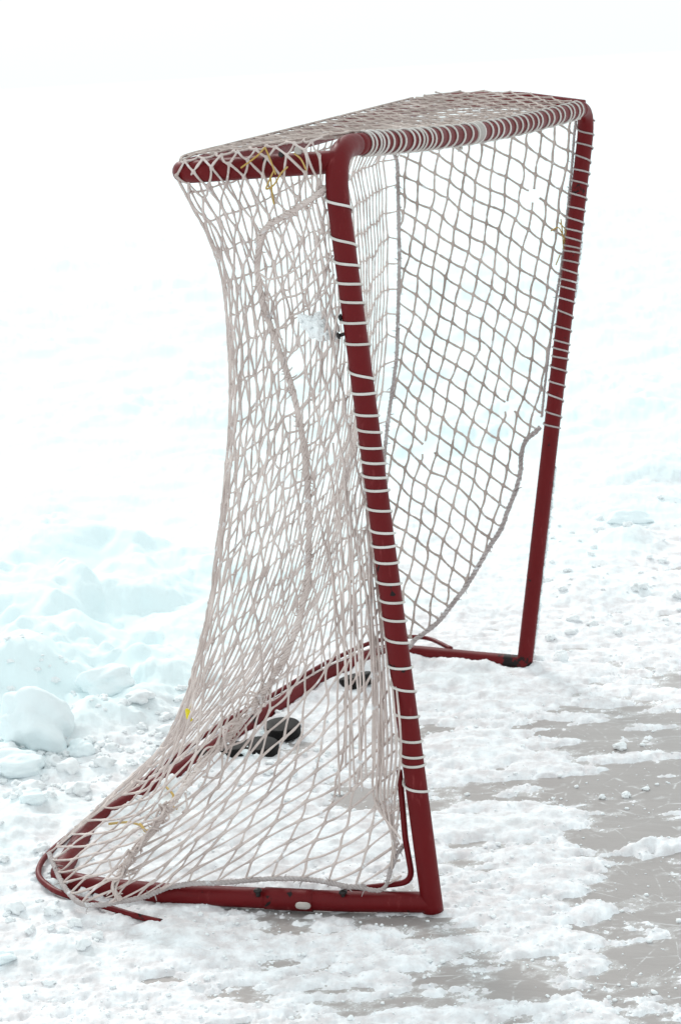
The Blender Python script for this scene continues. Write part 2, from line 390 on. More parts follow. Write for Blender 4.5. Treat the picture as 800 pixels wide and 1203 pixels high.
# worn tape with a knot on the middle of the crossbar
a0 = arc_of(xb_path, 551, 'x'); a1 = arc_of(xb_path, 559, 'x')
dx = np.concatenate([[0], np.cumsum(np.linalg.norm(np.diff(xb_path, axis=0), axis=1))])
seg = np.stack([np.interp(np.linspace(a0, a1, 8), dx, xb_path[:, i]) for i in range(3)], 1)
mb = MB(); tube(mb, seg, PR+.0016+.0006*np.sin(np.arange(8)*2.2), 20); mb.build('tape', TAPE, XBAR)
kn = nearest((539, 168), xb_path[28]); mb = MB()
for i in range(7):
    p = kn-FW*.012+np.array([rng.normal(0, .003), rng.normal(0, .003), -.004*i*.8+.006]); q = p+rng.normal(0, .006, 3); tube(mb, catmull([p-[0, 0, .004], (p+q)/2+rng.normal(0, .004, 3), q], 4), .0018, 6)
mb.build('knot', LACE, XBAR)

# ------------------------------------------------------------------ net surfaces
def coons(bottom, top, left, right):
    """surface from four boundary curves, u along bottom/top, v up"""
    c00, c10, c01, c11 = bottom(0.), bottom(1.), top(0.), top(1.)
    def f(u, v):
        u = np.asarray(u, float); v = np.asarray(v, float); U = u[..., None]; V = v[..., None]
        return (1-V)*bottom(u)+V*top(u)+(1-U)*left(v)+U*right(v) - ((1-U)*(1-V)*c00+U*(1-V)*c10+(1-U)*V*c01+U*V*c11)
    return f
# near side: u from the fold (0) to the post (1); v from base to top rail
fold_px = [(58, 1002), (82, 982), (118, 952), (152, 926), (188, 882), (213, 833), (233, 765), (249, 690), (258, 620), (266, 550), (271, 480), (271, 420), (269, 370), (264, 330), (254, 295), (238, 262), (221, 232), (207, 206)]
fold_w = []
for i, p in enumerate(fold_px):
    t = i/(len(fold_px)-1); yd = .02+.13*math.sin(math.pi*min(1, t*1.05))**.8 if t < .95 else .0
    if i == 0: q = on_z(p, .045)
    elif i == len(fold_px)-1: q = nearest(p, T1+np.array([-.008, -.02, 0]))
    else: q = on_y(p, T1[1]*t+BN[1]*(1-t)+yd)
    fold_w.append(q)
fold = curve_fn(fold_w)
post_edge_px = [(472, 1040), (469, 995), (468, 920), (461, 850), (448, 760), (441, 690), (432, 620), (424, 560), (414, 500), (403, 420), (392, 350), (385, 290), (381, 230), (378, 193)]
pe = [nearest(p, FN+(TN-FN)*((1062-p[1])/887.)+np.array([-.02, .004, 0])) for p in post_edge_px]
post_edge = curve_fn(pe)
bot_px = [(58, 1002), (67, 1020), (78, 1042), (96, 1060), (120, 1062), (142, 1058), (170, 1053), (198, 1042), (226, 1037), (260, 1036), (323, 1031), (372, 1033), (415, 1041), (445, 1038), (472, 1040)]
bw = [fold_w[0]]+[on_z(p, .036+.014*(i > 6)) - np.array([0, .004, 0]) for i, p in enumerate(bot_px[1:-1])]+[pe[0]]
bottom_edge = curve_fn(bw)
rail_dir = (TN-T1)/np.linalg.norm(TN-T1); outw = np.cross(rail_dir, [0, 0, 1.]); outw /= np.linalg.norm(outw)
if outw[1] > 0: outw = -outw
axis0, axis1 = T1+rail_dir*.006, TN+(T1-TN)*.06
ro = PR+.0022
top_edge = curve_fn([fold_w[-1]]+[axis0*(1-t)+axis1*t+outw*ro for t in np.linspace(.06, .97, 12)]+[pe[-1]])
side_core = coons(bottom_edge, top_edge, fold, post_edge)
def side_S(u, v):
    v = np.asarray(v, float); u = np.asarray(u, float); vc = np.minimum(v, 1.0)
    P = side_core(u, vc)
    # slack bulge: fuller towards the bottom
    P = P + outw*(.018*np.sin(math.pi*u)*np.sin(math.pi*vc)**1.0)[..., None]
    over = np.clip((v-1)/.06, 0, 1); a = over*math.pi*.62
    U = u[..., None]; A = (axis0*(1-U)+axis1*U)+outw*(ro*np.cos(a))[..., None]+np.array([0, 0, 1.])*(ro*np.sin(a))[..., None]
    return np.where((v > 1)[..., None], A+(P-(axis0*(1-U)+axis1*U+outw*ro))*(1-over)[..., None]*.5, P)
# rear: u from fold (0) to far seam (1)
seam_px = [(455, 760), (449, 735), (446, 690), (447, 640), (449, 580), (452, 530), (456, 492), (462, 450), (466, 415), (468, 350), (469, 300), (468, 250), (467, 195), (468, 172)]
rear_bot = curve_fn([fold_w[0]]+[on_z(p, .045) for p in ((106, 958), (150, 930), (205, 897), (300, 836), (375, 788), (430, 763))]+[on_z(seam_px[0], .045)])
seamw = []
for i, p in enumerate(seam_px):
    t = i/(len(seam_px)-1); w0 = BFR*(1-t)+T2*t
    seamw.append(on_z(p, .045) if i == 0 else on_y(p, w0[1]-.02-.05*math.sin(math.pi*t)))
seamw[0] = rear_bot(1.)
seamw.append(T2+np.array([.008, -.022, .0])); seam_far = curve_fn(seamw)
rail2 = (T2-T1)/np.linalg.norm(T2-T1); back = np.cross([0, 0, 1.], rail2); back /= np.linalg.norm(back)
if back[0] > 0: back = -back
rear_top = curve_fn([fold_w[-1]]+[T1*(1-t)+T2*t+back*ro for t in np.linspace(.03, .97, 12)]+[seamw[-1]])
rear_core = coons(rear_bot, rear_top, fold, seam_far)
def rear_S(u, v):
    u = np.asarray(u, float); v = np.asarray(v, float)
    P = rear_core(u, v)
    return P + np.array([1., 0, 0])*(.05*np.sin(math.pi*u)*np.sin(math.pi*v))[..., None]
# top: u from rear rail (0) to crossbar (1), v from near (0) to far (1)
zt = np.array([0, 0, PR+.003])
near_top = curve_fn([T1+zt+np.array([.006, .004, -.003])]+[axis0*(1-t)+axis1*t+zt-outw*.004 for t in np.linspace(.1, .96, 6)]+[XB0+zt])
nb = np.array([0, -.07, 0]); far_top = curve_fn([T2+zt+nb, mid_far+zt+nb*1.2, XB1+zt+nb])
rb = curve_fn([T1+zt+np.array([.006, .004, -.003])]+[T1*(1-t)+T2*t+zt+back*.008 for t in np.linspace(.04, .92, 8)]+[T2+zt+nb])
xb = curve_fn([XB0+zt]+[xb_path[i]+zt-np.array([.006, 0, .001]) for i in range(6, 52, 6)]+[XB1+zt+nb])
def top_S(u, v):
    P = coons(near_top, far_top, rb, xb)(u, v)
    u = np.asarray(u); v = np.asarray(v)
    return P-np.array([0, 0, 1.])*(.016*np.sin(math.pi*u)*np.sin(math.pi*v))[..., None]

CR = .0019
def strand(mb, P, knots, r=CR, sides=6, sag=.0015, sub=6):
    """cord through knot points with a thickening at every knot"""
    P = np.asarray(P, float); n = len(P)
    if n < 2: return
    t = np.linspace(0, n-1, (n-1)*sub+1); i0 = np.minimum(np.floor(t).astype(int), n-2); f = (t-i0)[:, None]
    Q = P[i0]*(1-f)+P[i0+1]*f
    s = np.sin(math.pi*f[:, 0]); am = rng.uniform(-.3, 1, n)[i0]*sag
    Q[:, 2] -= s*am; Q[:, 0] += s*rng.normal(0, .5*sag, n)[i0]; Q[:, 1] += s*rng.normal(0, .5*sag, n)[i0]
    R = r*(1+.10*np.sin(t*5.3+rng.uniform(0, 6))+rng.normal(0, .10, len(t)))*rng.uniform(.92, 1.08)
    kd = np.abs(t-np.round(t)); R = R*np.where((kd < .01) & (knots[np.round(t).astype(int)]), 1.65, 1.0)
    tube(mb, Q, R, sides)
def lattice(mb, Sf, Nu, Nv, vmax=1.0, mode='diamond', shift=None, amp=.0, seed=1, r=CR, holes=(), sag=.0015, jit=0.0, wide=None):
    sh = shift if shift else (lambda v: np.zeros_like(v))
    def warp(u, v):
        e = np.sin(math.pi*np.clip(u, 0, 1)); g = np.sin(math.pi*np.clip(v/vmax, 0, 1))**.5
        du = amp*(fbm(u*3+seed, v*3, 2, seed)*e + .5*noise2(u*Nu*.9, v*Nv*.9, seed+5)*e)
        dv = amp*(fbm(u*3-seed, v*3+9, 2, seed+11)*g*Nu/Nv + .5*noise2(u*Nu*.9, v*Nv*.9+40, seed+6)*g*Nu/Nv)
        return np.clip(u+du, 0, 1), np.clip(v+dv, 0, vmax)
    def emit(u, v, kn):
        u, v = warp(u, v)
        P = Sf(u, v)
        keep = np.ones(len(u), bool)
        for (hu, hv, ru, rv) in holes: keep &= ((u-hu)/ru)**2+((v-hv)/rv)**2 > 1
        i = 0
        while i < len(u):
            if not keep[i]: i += 1; continue
            j = i
            while j+1 < len(u) and keep[j+1]: j += 1
            if j > i: strand(mb, P[i:j+1], kn[i:j+1], r, 6, sag)
            i = j+1
    if mode == 'diamond':
        K = int(round(vmax*2*Nv)); vk = np.arange(K+1)/(2*Nv)
        for sgn in (1, -1):
            for i in range(-2*Nu-2*Nv, 2*Nu+2*Nv):
                u = (i/Nu+sgn*vk*Nv/Nu+sh(vk))/(wide(vk) if wide else 1.0)
                ins = (u >= -1e-9) & (u <= 1+1e-9)
                idx = np.where(ins)[0]
                if not len(idx): continue
                for grp in np.split(idx, np.where(np.diff(idx) > 1)[0]+1):
                    uu, vv = list(u[grp]), list(vk[grp]); kk = [True]*len(uu)
                    a, b = grp[0], grp[-1]
                    if a > 0 and (uu[0] > 1e-6 and uu[0] < 1-1e-6):
                        tgt = 0. if u[a-1] < 0 else 1.; f = (uu[0]-tgt)/(uu[0]-u[a-1]); uu.insert(0, tgt); vv.insert(0, vk[a]+(vk[a-1]-vk[a])*f); kk.insert(0, False)
                    if b < K and (uu[-1] > 1e-6 and uu[-1] < 1-1e-6):
                        tgt = 0. if u[b+1] < 0 else 1.; f = (uu[-1]-tgt)/(uu[-1]-u[b+1]); uu.append(tgt); vv.append(vk[b]+(vk[b+1]-vk[b])*f); kk.append(False)
                    if len(uu) > 1: emit(np.array(uu), np.array(vv), np.array(kk))
    else:
        for i in range(0, Nu+1):
            v = np.arange(0, Nv*vmax+1e-9)/Nv; j = np.arange(len(v))
            emit(np.full_like(v, i/Nu)+.10/Nu*(-1.)**j*((i > 0) & (i < Nu)), v+.0*v, np.ones(len(v), bool))
        for j in range(0, int(Nv*vmax)+1):
            u = np.arange(0, Nu+1)/Nu; i = np.arange(Nu+1)
            emit(u+.10/Nu*(-1.)**j*((i > 0) & (i < Nu)), np.full_like(u, j/Nv)+.0*u, np.ones(len(u), bool))

# near side net; strands turn from diamonds (top) to squarer cells (bottom)
NuS, NvS = 16, 17
wide_side = lambda v: 1-.50*sstep(.1, .95, v)     # strands run out into the post lacing on the way up
def sh_side(v):
    c = NvS/NuS*.95; w = np.clip(.34-v, 0, 1); return -c*w**1.0*np.clip(w/.34, 0, 1)**.4
mb = MB(); lattice(mb, side_S, NuS, NvS, 1.0588, 'diamond', sh_side, .028, 3, CR*.98, sag=.0032, wide=wide_side)
SIDE_N = mb.build('side_net', FROSTED_LIT, GOAL); SIDE_N['label'] = 'near side net of white cord, taut and pulled in at the waist'
mb = MB(); lattice(mb, rear_S, 35, 22, 1.0, 'square', None, .010, 8, CR*.95, holes=((.30, .62, .02, .03), (.55, .45, .02, .03)))
REAR = mb.build('rear_net', FROSTED_LIT, GOAL)
mb = MB(); lattice(mb, top_S, 6, 24, 1.0, 'diamond', None, .02, 5, CR*.85)
TOPN = mb.build('top_net', CORD, GOAL)
mb = MB(); tube(mb, rb(np.linspace(0, .9, 90))+np.array([0, 0, .001]), .0024, 7); mb.build('edge_cord', CORD, TOPN)

# far side net, torn loose along its lower front edge --------------------
P_a = seam_far(np.array(.75)); P_b = TF+(FF-TF)*.1; P_c = seam_far(np.array(.1))
nrm = np.cross(P_b-P_a, P_c-P_a); nrm /= np.linalg.norm(nrm)
if nrm[1] > 0: nrm = -nrm
def far_pt(p):
    d = ray(p); q = CAM+d*(((P_a-CAM) @ nrm)/(d @ nrm))
    # the loose cloth bellies a little
    e = max(0., min(1., (p[0]-450)/200.)); g = max(0., min(1., (p[1]-150)/600.))
    b_ = .035*math.sin(math.pi*e)*math.sin(math.pi*g)+.008*noise2(p[0]/60., p[1]/60., 4)
    return q + d/np.linalg.norm(d)*float(b_)
torn_px = [(634, 502), (628, 508), (617, 518), (612, 535), (611, 553), (606, 575), (596, 600), (588, 622), (573, 645), (560, 668), (545, 692), (530, 711), (515, 730), (500, 742), (487, 752)]
right_px = [(676, 142), (674, 160), (671, 200), (666, 250), (661, 300), (653, 350), (646, 400), (640, 450), (636, 490)]
top_px = [(470, 182), (500, 175), (530, 170), (560, 165), (590, 160), (620, 152), (650, 146), (676, 142)]
left_px = [(p[0]+1, p[1]) for p in seam_px[:-1]]+[(468, 185)]
poly = np.array(top_px+right_px[1:]+torn_px+left_px[1:], float)
def inside(p):
    x, y = p; c = False; n = len(poly)
    for i in range(n):
        x1, y1 = poly[i]; x2, y2 = poly[(i+1) % n]
        if (y1 > y) != (y2 > y) and x < (x2-x1)*(y-y1)/(y2-y1)+x1: c = not c
    return c
def lat_px(a, b):
    # a counts the steep cords, b the falling ones; steep set leans with height
    x0 = 556+14.4*b+5.0*a; y0 = 420+11.3*b-20.6*a
    h = (y0-430)/260.; w = (x0-560)/90.
    x = x0-16*h*h*(1 if h < 0 else -.2)+4*noise2(x0/55., y0/55., 2)+1.6*noise2(x0/17., y0/17., 3)
    y = y0+14*w*min(0, h)*1.2+5*noise2(x0/60.+9, y0/60., 6)+1.6*noise2(x0/17.+5, y0/17., 7)
    return np.array([x, y])
holes_far = [((606, 205), (11, 9)), ((626, 230), (8, 8)), ((598, 478), (8, 7)), ((503, 528), (8, 11))]
def okpx(p):
    if not inside(p): return False
    return all(((p[0]-c[0])/r_[0])**2+((p[1]-c[1])/r_[1])**2 > 1 for c, r_ in holes_far)
mb = MB()
def run(line):
    pts = []; prev = None
    for p in line:
        o = okpx(p)
        if o:
            if not pts and prev is not None:      # enter: bisect to the border
                a, b = prev, p
                for _ in range(12):
                    m_ = (a+b)/2
                    if okpx(m_): b = m_
                    else: a = m_
                if np.linalg.norm(b-p) > 2: pts.append((b, False))
            pts.append((p, True))
        else:
            if pts:
                a, b = pts[-1][0], p
                for _ in range(12):
                    m_ = (a+b)/2
                    if okpx(m_): a = m_
                    else: b = m_
                if np.linalg.norm(a-pts[-1][0]) > 2: pts.append((a, False))
                if len(pts) > 1: strand(mb, [far_pt(q) for q, _ in pts], np.array([k for _, k in pts]), CR*1.32, 6, .003)
            pts = []
        prev = p
    if len(pts) > 1: strand(mb, [far_pt(q) for q, _ in pts], np.array([k for _, k in pts]), CR*1.32, 6, .003)
for b in range(-40, 41): run([lat_px(a, b) for a in range(-40, 41)])
for a in range(-40, 41): run([lat_px(a, b) for b in range(-40, 41)])
SIDE_F = mb.build('side_net', CORD, GOAL); SIDE_F['label'] = 'far side net torn loose from the post along its lower front edge'

# thick seam cords ------------------------------------------------------
def braid(mb, P, R, ply=3, pitch=.022, fuzz=0, r=None):
    P = dense(P, .004); n = len(P); d = np.concatenate([[0], np.cumsum(np.linalg.norm(np.diff(P, axis=0), axis=1))])
    T = np.gradient(P, axis=0); T /= np.linalg.norm(T, axis=1, keepdims=True)
    a = np.array([.3, .2, .93]); N = np.cross(T, a); N /= np.linalg.norm(N, axis=1, keepdims=True); B = np.cross(T, N)
    for k in range(ply):
        an = d/pitch*2*math.pi+k*2*math.pi/ply+.7*noise2(d*30, d*0+k, 3)
        rr = R*(.55+.25*noise2(d*40, d*0+k*3, 9))
        Q = P+rr[:, None]*(np.cos(an)[:, None]*N+np.sin(an)[:, None]*B)
        tube(mb, Q, (r or R*.62)*(1+.15*noise2(d*90, d*0+k, 5)), 6)
    for k in range(fuzz):
        i = rng.integers(2, n-2); o = rng.normal(0, 1, 3); o /= np.linalg.norm(o)
        p = P[i]+o*R*.8; q = p+o*rng.uniform(.003, .008)+rng.normal(0, .003, 3)
        tube(mb, np.stack([p, (p+q)/2+rng.normal(0, .001, 3), q]), [R*.25, R*.22, R*.12], 5)
gu, gv = np.meshgrid(np.linspace(0, 1, 60), np.linspace(0, 1, 90), indexing='ij')
GP = side_S(gu, gv).reshape(-1, 3)
GF = [(i*90+j, (i+1)*90+j, (i+1)*90+j+1, i*90+j+1) for i in range(59) for j in range(89)]
bvh = BVHTree.FromPolygons([Vector(p) for p in GP], GF)
def on_side(px, fallback, lift=.004):
    d = ray(px); h = bvh.ray_cast(Vector(CAM), Vector(d/np.linalg.norm(d)))
    q = np.array(h[0]) if h[0] is not None else nearest(px, fallback)
    return q-d/np.linalg.norm(d)*lift
near_seam_px = [(386, 219), (368, 232), (345, 247), (320, 262), (308, 274), (303, 300), (303, 325), (311, 362), (324, 400), (338, 440), (348, 475), (356, 520), (361, 570), (363, 620), (361, 680), (352, 725), (338, 765), (318, 800), (295, 835), (270, 865), (246, 890), (224, 915), (208, 937), (190, 962), (170, 987), (152, 1010), (139, 1030), (134, 1045), (142, 1057)]
sq = []; fb = pe[-2]
for p in near_seam_px: fb = on_side(p, fb); sq.append(fb)
mb = MB(); braid(mb, catmull(sq, 8), .0056, 5, .034, 420, .0022)
# the net is gathered against the seam low down: short loops caught in it
for k in range(30):
    i = rng.integers(17, 26); p = sq[i]*(1-.5)+sq[min(i+1, 28)]*.5+rng.normal(0, .006, 3); q = p+(sq[i+1]-sq[i])*rng.uniform(.5, 1.3)+rng.normal(0, .006, 3); m_ = (p+q)/2+rng.normal(0, .012, 3)
    tube(mb, catmull([p, m_, q], 5), CR, 6)
mb.build('seam_cord', FROSTED_LIT, SIDE_N)
mb = MB(); braid(mb, bottom_edge(np.linspace(.0, .925, 64)), .0042, 3, .02, 50)
cp = [(416, 1042), (449, 1045), (459, 1021), (467, 1003), (474, 992)]
braid(mb, catmull([on_side(p, pe[0], .003) for p in cp], 8), .0036, 3, .02, 10); mb.build('edge_cord', SEAM, SIDE_N)
# slack cords hanging beside the post
for L in ([(391, 262), (372, 290), (345, 318), (318, 328), (306, 322)], [(391, 300), (376, 322), (352, 345), (330, 352), (318, 372)], [(392, 322), (380, 345), (362, 362), (340, 372)], [(394, 330), (386, 370), (378, 410), (376, 450)], [(398, 360), (392, 400), (396, 440)]):
    mb = MB(); tube(mb, catmull([on_side(p, pe[-3], .006) for p in L], 8), CR, 6); mb.build('slack_cord', FROSTED_LIT, SIDE_N)
# lower slack strands close to the post
for k in range(11):
    x0 = 396+5.2*k+rng.uniform(-1.5, 1.5); ya = rng.uniform(520, 640)
    L = [(x0-6-rng.uniform(0, 8), ya), (x0-2+rng.uniform(-3, 3), ya+90), (x0+1+rng.uniform(-3, 3), ya+180), (x0+2+rng.uniform(-3, 3), 830), (x0+4, rng.uniform(880, 940))]
    mb = MB(); tube(mb, catmull([on_side(p, pe[4], .006*rng.uniform(.2, 1.2)) for p in L], 8), CR*.95, 6); mb.build('slack_cord', FROSTED_LIT, SIDE_N)
for k in range(7):
    x0 = 436+4.5*k; L = [(x0-14, 640+rng.uniform(-20, 20)), (x0-4, 720), (x0+2, 800), (x0+3+k*.8, 880), (x0+4-k*.6, 940), (470-1.6*k, 985+6*k)]
    mb = MB(); tube(mb, catmull([on_side(p, pe[4], .008*rng.uniform(.2, 1.2)) for p in L], 8), CR, 6); mb.build('slack_cord', FROSTED_LIT, SIDE_N)
mb = MB(); braid(mb, seam_far(np.linspace(.05, 1, 80)), .0048, 3, .025, 150, .0024); mb.build('seam_cord', SEAM, REAR)
mb = MB(); braid(mb, catmull([far_pt(p) for p in torn_px]+[on_z((481, 760), .05)], 8), .0058, 3, .03, 30, .0030)
braid(mb, catmull([far_pt(p) for p in right_px], 8), .0030, 3, .02, 40); mb.build('edge_cord', SEAM, SIDE_F)

# yellow ties -----------------------------------------------------------
def tie(name_parent, lines, r=.0014):
    for L in lines:
        m_ = MB(); tube(m_, catmull(L, 8), r, 6); m_.build('yellow_tie', YELLOW, name_parent)
A = lambda *ps: [on_side(p, pe[-1], .004) for p in ps]
tp = lambda p: nearest(p, TN+(T1-TN)*((389-p[0])/181.))-FW*(PR+.004)
tie(SIDE_N, [[tp((284, 200)), tp((303, 186)), tp((312, 176))], [tp((312, 176)), tp((318, 190)), *A((324, 205))], A((322, 200), (316, 213), (313, 222), (322, 217), (330, 204), (338, 196)), A((318, 208), (320, 228), (322, 240)), [tp((346, 183)), tp((354, 190)), *A((360, 200))]])
F_ = lambda *ps: [far_pt(p)-FW*.008 for p in ps]
tie(SIDE_F, [F_((658, 258), (660, 275), (661, 290), (665, 300)), F_((646, 272), (655, 268), (660, 276), (668, 288), (676, 291)), F_((656, 262), (664, 272), (662, 284), (668, 292)), F_((657, 300), (652, 312))])
G_ = lambda *ps: [on_z(p, .03) for p in ps]
tie(SIDE_N, [G_((128, 968), (150, 966), (166, 970), (172, 977), (182, 973), (181, 966)), G_((196, 925), (204, 935), (200, 945), (208, 950)), [on_side((165, 968), pe[0], .004), on_side((172, 976), pe[0], .006), on_side((180, 972), pe[0], .006)]], .0024)
mb = MB(); q0 = on_side((222, 840), pe[0], .003)
mb.add(*tube_arrays(np.array([q0+UP*.010-RT*.004, q0+UP*.004, q0-UP*.004, q0-UP*.009+RT*.005]), [.0025, .0055, .0045, .003], 5)); mb.build('tag', TAGY, SIDE_N)

# ------------------------------------------------------------------ pucks
def ring_profile(mb, prof, seg=48):
    n = len(prof); an = np.arange(seg)*2*math.pi/seg
    V = np.concatenate([np.stack([r*np.cos(an), r*np.sin(an), np.full(seg, z)], 1) for r, z in prof])
    F = []
    for i in range(n-1):
        for j in range(seg): k = (j+1) % seg; F.append((i*seg+j, i*seg+k, (i+1)*seg+k, (i+1)*seg+j))
    c = len(V); V = np.concatenate([V, [[0, 0, prof[0][1]], [0, 0, prof[-1][1]]]])
    for j in range(seg):
        k = (j+1) % seg; F.append((c, k, j, j)); F.append((c+1, (n-1)*seg+j, (n-1)*seg+k, (n-1)*seg+k))
    mb.add(V, F)
puck_mb = MB(); ring_profile(puck_mb, [(.034, 0), (.0375, .0015), (.0381, .004), (.0378, .006), (.0381, .0125), (.0381, .019), (.0376, .022), (.036, .0245), (.0335, .0252)])
puck0 = puck_mb.build('hockey_puck', RUBBER); puck0['category'] = 'puck'; puck0['group'] = 'pucks lying in the goal'
GH = None   # ground height, set below
puck_spots = [((332, 858), 'black rubber puck nearest the post of the two lying clear on the snow', (.10, .04), .006),
              ((306, 879), 'black rubber puck with snow over its left side, lowest in the goal', (.06, -.06), .003),
              ((272, 882), 'black rubber puck almost buried in snow behind the gathered net seam', (.05, .05), .002),
              ((420, 801), 'black rubber puck lying against the rear base rail by the post', (.22, .10), .006)]
pucks = []
for i, (px, lab, tilt, dz) in enumerate(puck_spots):
    o = puck0 if i == 0 else puck0.copy()
    if i: COL.objects.link(o)
    p = on_z(px, .016); o.location = (p[0], p[1], dz); o.rotation_euler = (tilt[0], tilt[1], i*1.3); o['label'] = lab; pucks.append(o)

# ------------------------------------------------------------------ snow, ice
bias_px = [(760, 900, -6.5), (700, 880, -5.4), (780, 1000, -5.9), (720, 960, -4.5), (760, 1060, -5.4), (790, 1150, -4.5), (620, 1160, 0), (560, 1125, -0.5), (740, 1120, -4.0), (660, 1100, 5), (640, 1040, 6),
           (600, 1000, 6), (560, 950, 5), (625, 925, 1), (690, 1010, -1.5), (690, 930, -3.0), (570, 870, 5), (540, 855, 2), (650, 855, -1.5), (600, 825, 8), (700, 820, 4), (780, 800, 2), (740, 850, -3.0), (790, 850, -3.4), (750, 740, 8), (545, 1030, 5), (590, 1090, -1.0), (610, 1060, 4), (500, 1110, 3), (540, 1140, -0.5),
           (330, 1130, 4), (230, 1155, 2), (100, 1175, 4), (400, 1180, 4), (300, 1190, 3), (60, 1120, 10), (150, 1105, 7), (430, 911, -1.5), (400, 1000, 7), (300, 950, 10), (200, 985, 8), (350, 900, 9),
           (120, 905, 12), (60, 980, 16), (0, 1000, 26), (20, 1060, 16), (520, 805, 8), (560, 700, 18), (700, 650, 24), (780, 600, 22), (795, 662, 2), (300, 700, 40), (100, 800, 55), (0, 850, 60), (500, 1160, 4), (450, 1190, 4), (680, 1190, 3),
           (500, 930, 1), (520, 980, 6), (480, 1085, 1), (420, 1080, -0.8), (360, 1076, -0.8), (300, 1074, 1), (200, 1075, 6), (390, 840, 8), (640, 790, 8), (560, 760, 9), (250, 900, 12), (150, 960, 10), (100, 700, 70), (500, 500, 60), (780, 500, 45), (200, 400, 70), (700, 300, 70), (820, 1100, -5.0), (850, 950, -7.0), (850, 800, -4.0), (720, 1060, -3.4)]
BW = np.array([[*on_z((p[0], p[1]), 0.)[:2], p[2]/1000.] for p in bias_px])
HEAD = math.atan2(FW[0], FW[1])
def logpol(x, y):
    dx, dy = x-CAM[0], y-CAM[1]; r = np.hypot(dx, dy)
    az = (np.arctan2(dx, dy)-HEAD+math.pi) % (2*math.pi)-math.pi
    return az*1.0, np.log(np.maximum(r, .3))*.75
BA, BL = logpol(BW[:, 0], BW[:, 1])
# heaped lumps of the bank at the left: photo place of the foot, radius in m, height in m
heaps = [((95, 868), .12, .035), ((140, 845), .13, .035), ((25, 815), .20, .12), ((150, 800), .15, .065), ((15, 745), .26, .14), ((90, 775), .18, .08), ((205, 805), .14, .022), ((60, 690), .28, .09), ((150, 720), .2, .07), ((10, 990), .10, .022), ((45, 955), .07, .012), ((200, 690), .22, .05), ((740, 640), .10, .03), ((690, 700), .14, .02), ((100, 1130), .06, .008), ((70, 1115), .05, .012), ((740, 600), .2, .04), ((770, 560), .25, .06), ((752, 1000), .045, .013), ((785, 992), .05, .014), ((700, 905), .03, .009), ((700, 1070), .04, .010)]
HP = [(*on_z(p, 0.)[:2], r, h, i) for i, (p, r, h) in enumerate(heaps)]
_bp = dense(base_path, .015); _q = (_bp-CAM); _yy = 601.5-FPX*(_q @ UP)/(_q @ FW)
REARP = _bp[_yy < 1000][:, :2]
def ground(x, y):
    """snow surface height (negative = bare ice shows) and how trodden it is"""
    a, l = logpol(x, y)
    num = np.zeros_like(x); den = np.zeros_like(x)
    for k in range(len(BW)):
        d2 = (a-BA[k])**2+(l-BL[k])**2; w = 1/(d2+1e-4)**1.6
        num += w*BW[k, 2]; den += w
    b = num/den
    r = np.hypot(x-CAM[0], y-CAM[1])
    # streaks lie across the view direction
    cx = (x*RT[0]+y*RT[1]); cy = (-x*RT[1]+y*RT[0])
    wx = .10*noise2(cx*3, cy*3, 13); n1 = fbm(cx*2.2, cy*5.0+wx, 3, 21); n2 = fbm(cx*8.5, cy*17+wx, 5, 31, .64); n3 = fbm(x*55, y*55, 3, 41, .6)
    amp = sstep(.0, .02, b)
    fade = 1/(1+(r/22)**2)
    soft = 1-.75*sstep(.02, .05, b)
    h = b + .0066*n1*soft+.0066*n2*soft+.0012*n3*soft
    # soft sculpted bank surface
    bk = sstep(.018, .05, b)
    big = fbm(x*1.1, y*1.1, 3, 51); lum = fbm(x*2.6+.3*big, y*2.6, 3, 61, .45); lump = np.abs(noise2(x*6.3, y*6.3, 71))
    h = h + bk*fade*(.050*big+.048*lum-.022*lump+.020*fbm(x*7.5+big, y*7.5, 4, 85, .55)*sstep(-.7, .5, big+lum)+.003*fbm(x*24, y*24, 2, 81))
    h = h + sstep(5, 30, r)*.05*fbm(x*.25, y*.25, 3, 91)*sstep(2000, 60, r)
    for hx, hy, hr, hh, i in HP:
        ex = x-hx; ey = y-hy; q = np.hypot(ex, ey)*(1+.28*noise2(ex/hr*1.6+i*7, ey/hr*1.6, 100+i)+.10*noise2(ex/hr*5, ey/hr*5+i, 140+i))
        dome = np.clip(1-(q/hr)**2.2, 0, 1)**1.1
        h = h+hh*dome*(1+.2*noise2(ex/hr*2.1, ey/hr*2.1+i, 180+i))*(.8 if hh > .03 else 1)
    h = np.where(bk > .15, np.maximum(h, .004+.012*bk+.004*n3), h)
    near_goal = (np.abs(x+.3) < .8) & (np.abs(y-.8) < 1.3)
    if near_goal.any():
        xx, yy = x[near_goal], y[near_goal]; dm = np.full(len(xx), 9.)
        for px_, py_ in REARP: dm = np.minimum(dm, (xx-px_)**2+(yy-py_)**2)
        dm = np.sqrt(dm); add = np.zeros_like(h)
        add[near_goal] = (.010+.008*noise2(xx*14, yy*14, 201))*np.exp(-((dm-.030)/.022)**2)
        h = h+np.maximum(add, 0)
    # thin crust edge stands up from the ice
    h = np.where(h > 0, h+.0030*sstep(0, .0022, h), h)
    tr = 1-sstep(.006, .035, b+.010*n1)
    return h, tr
def ground1(x, y):
    h, t = ground(np.array([x], float), np.array([y], float)); return float(max(h[0], 0))

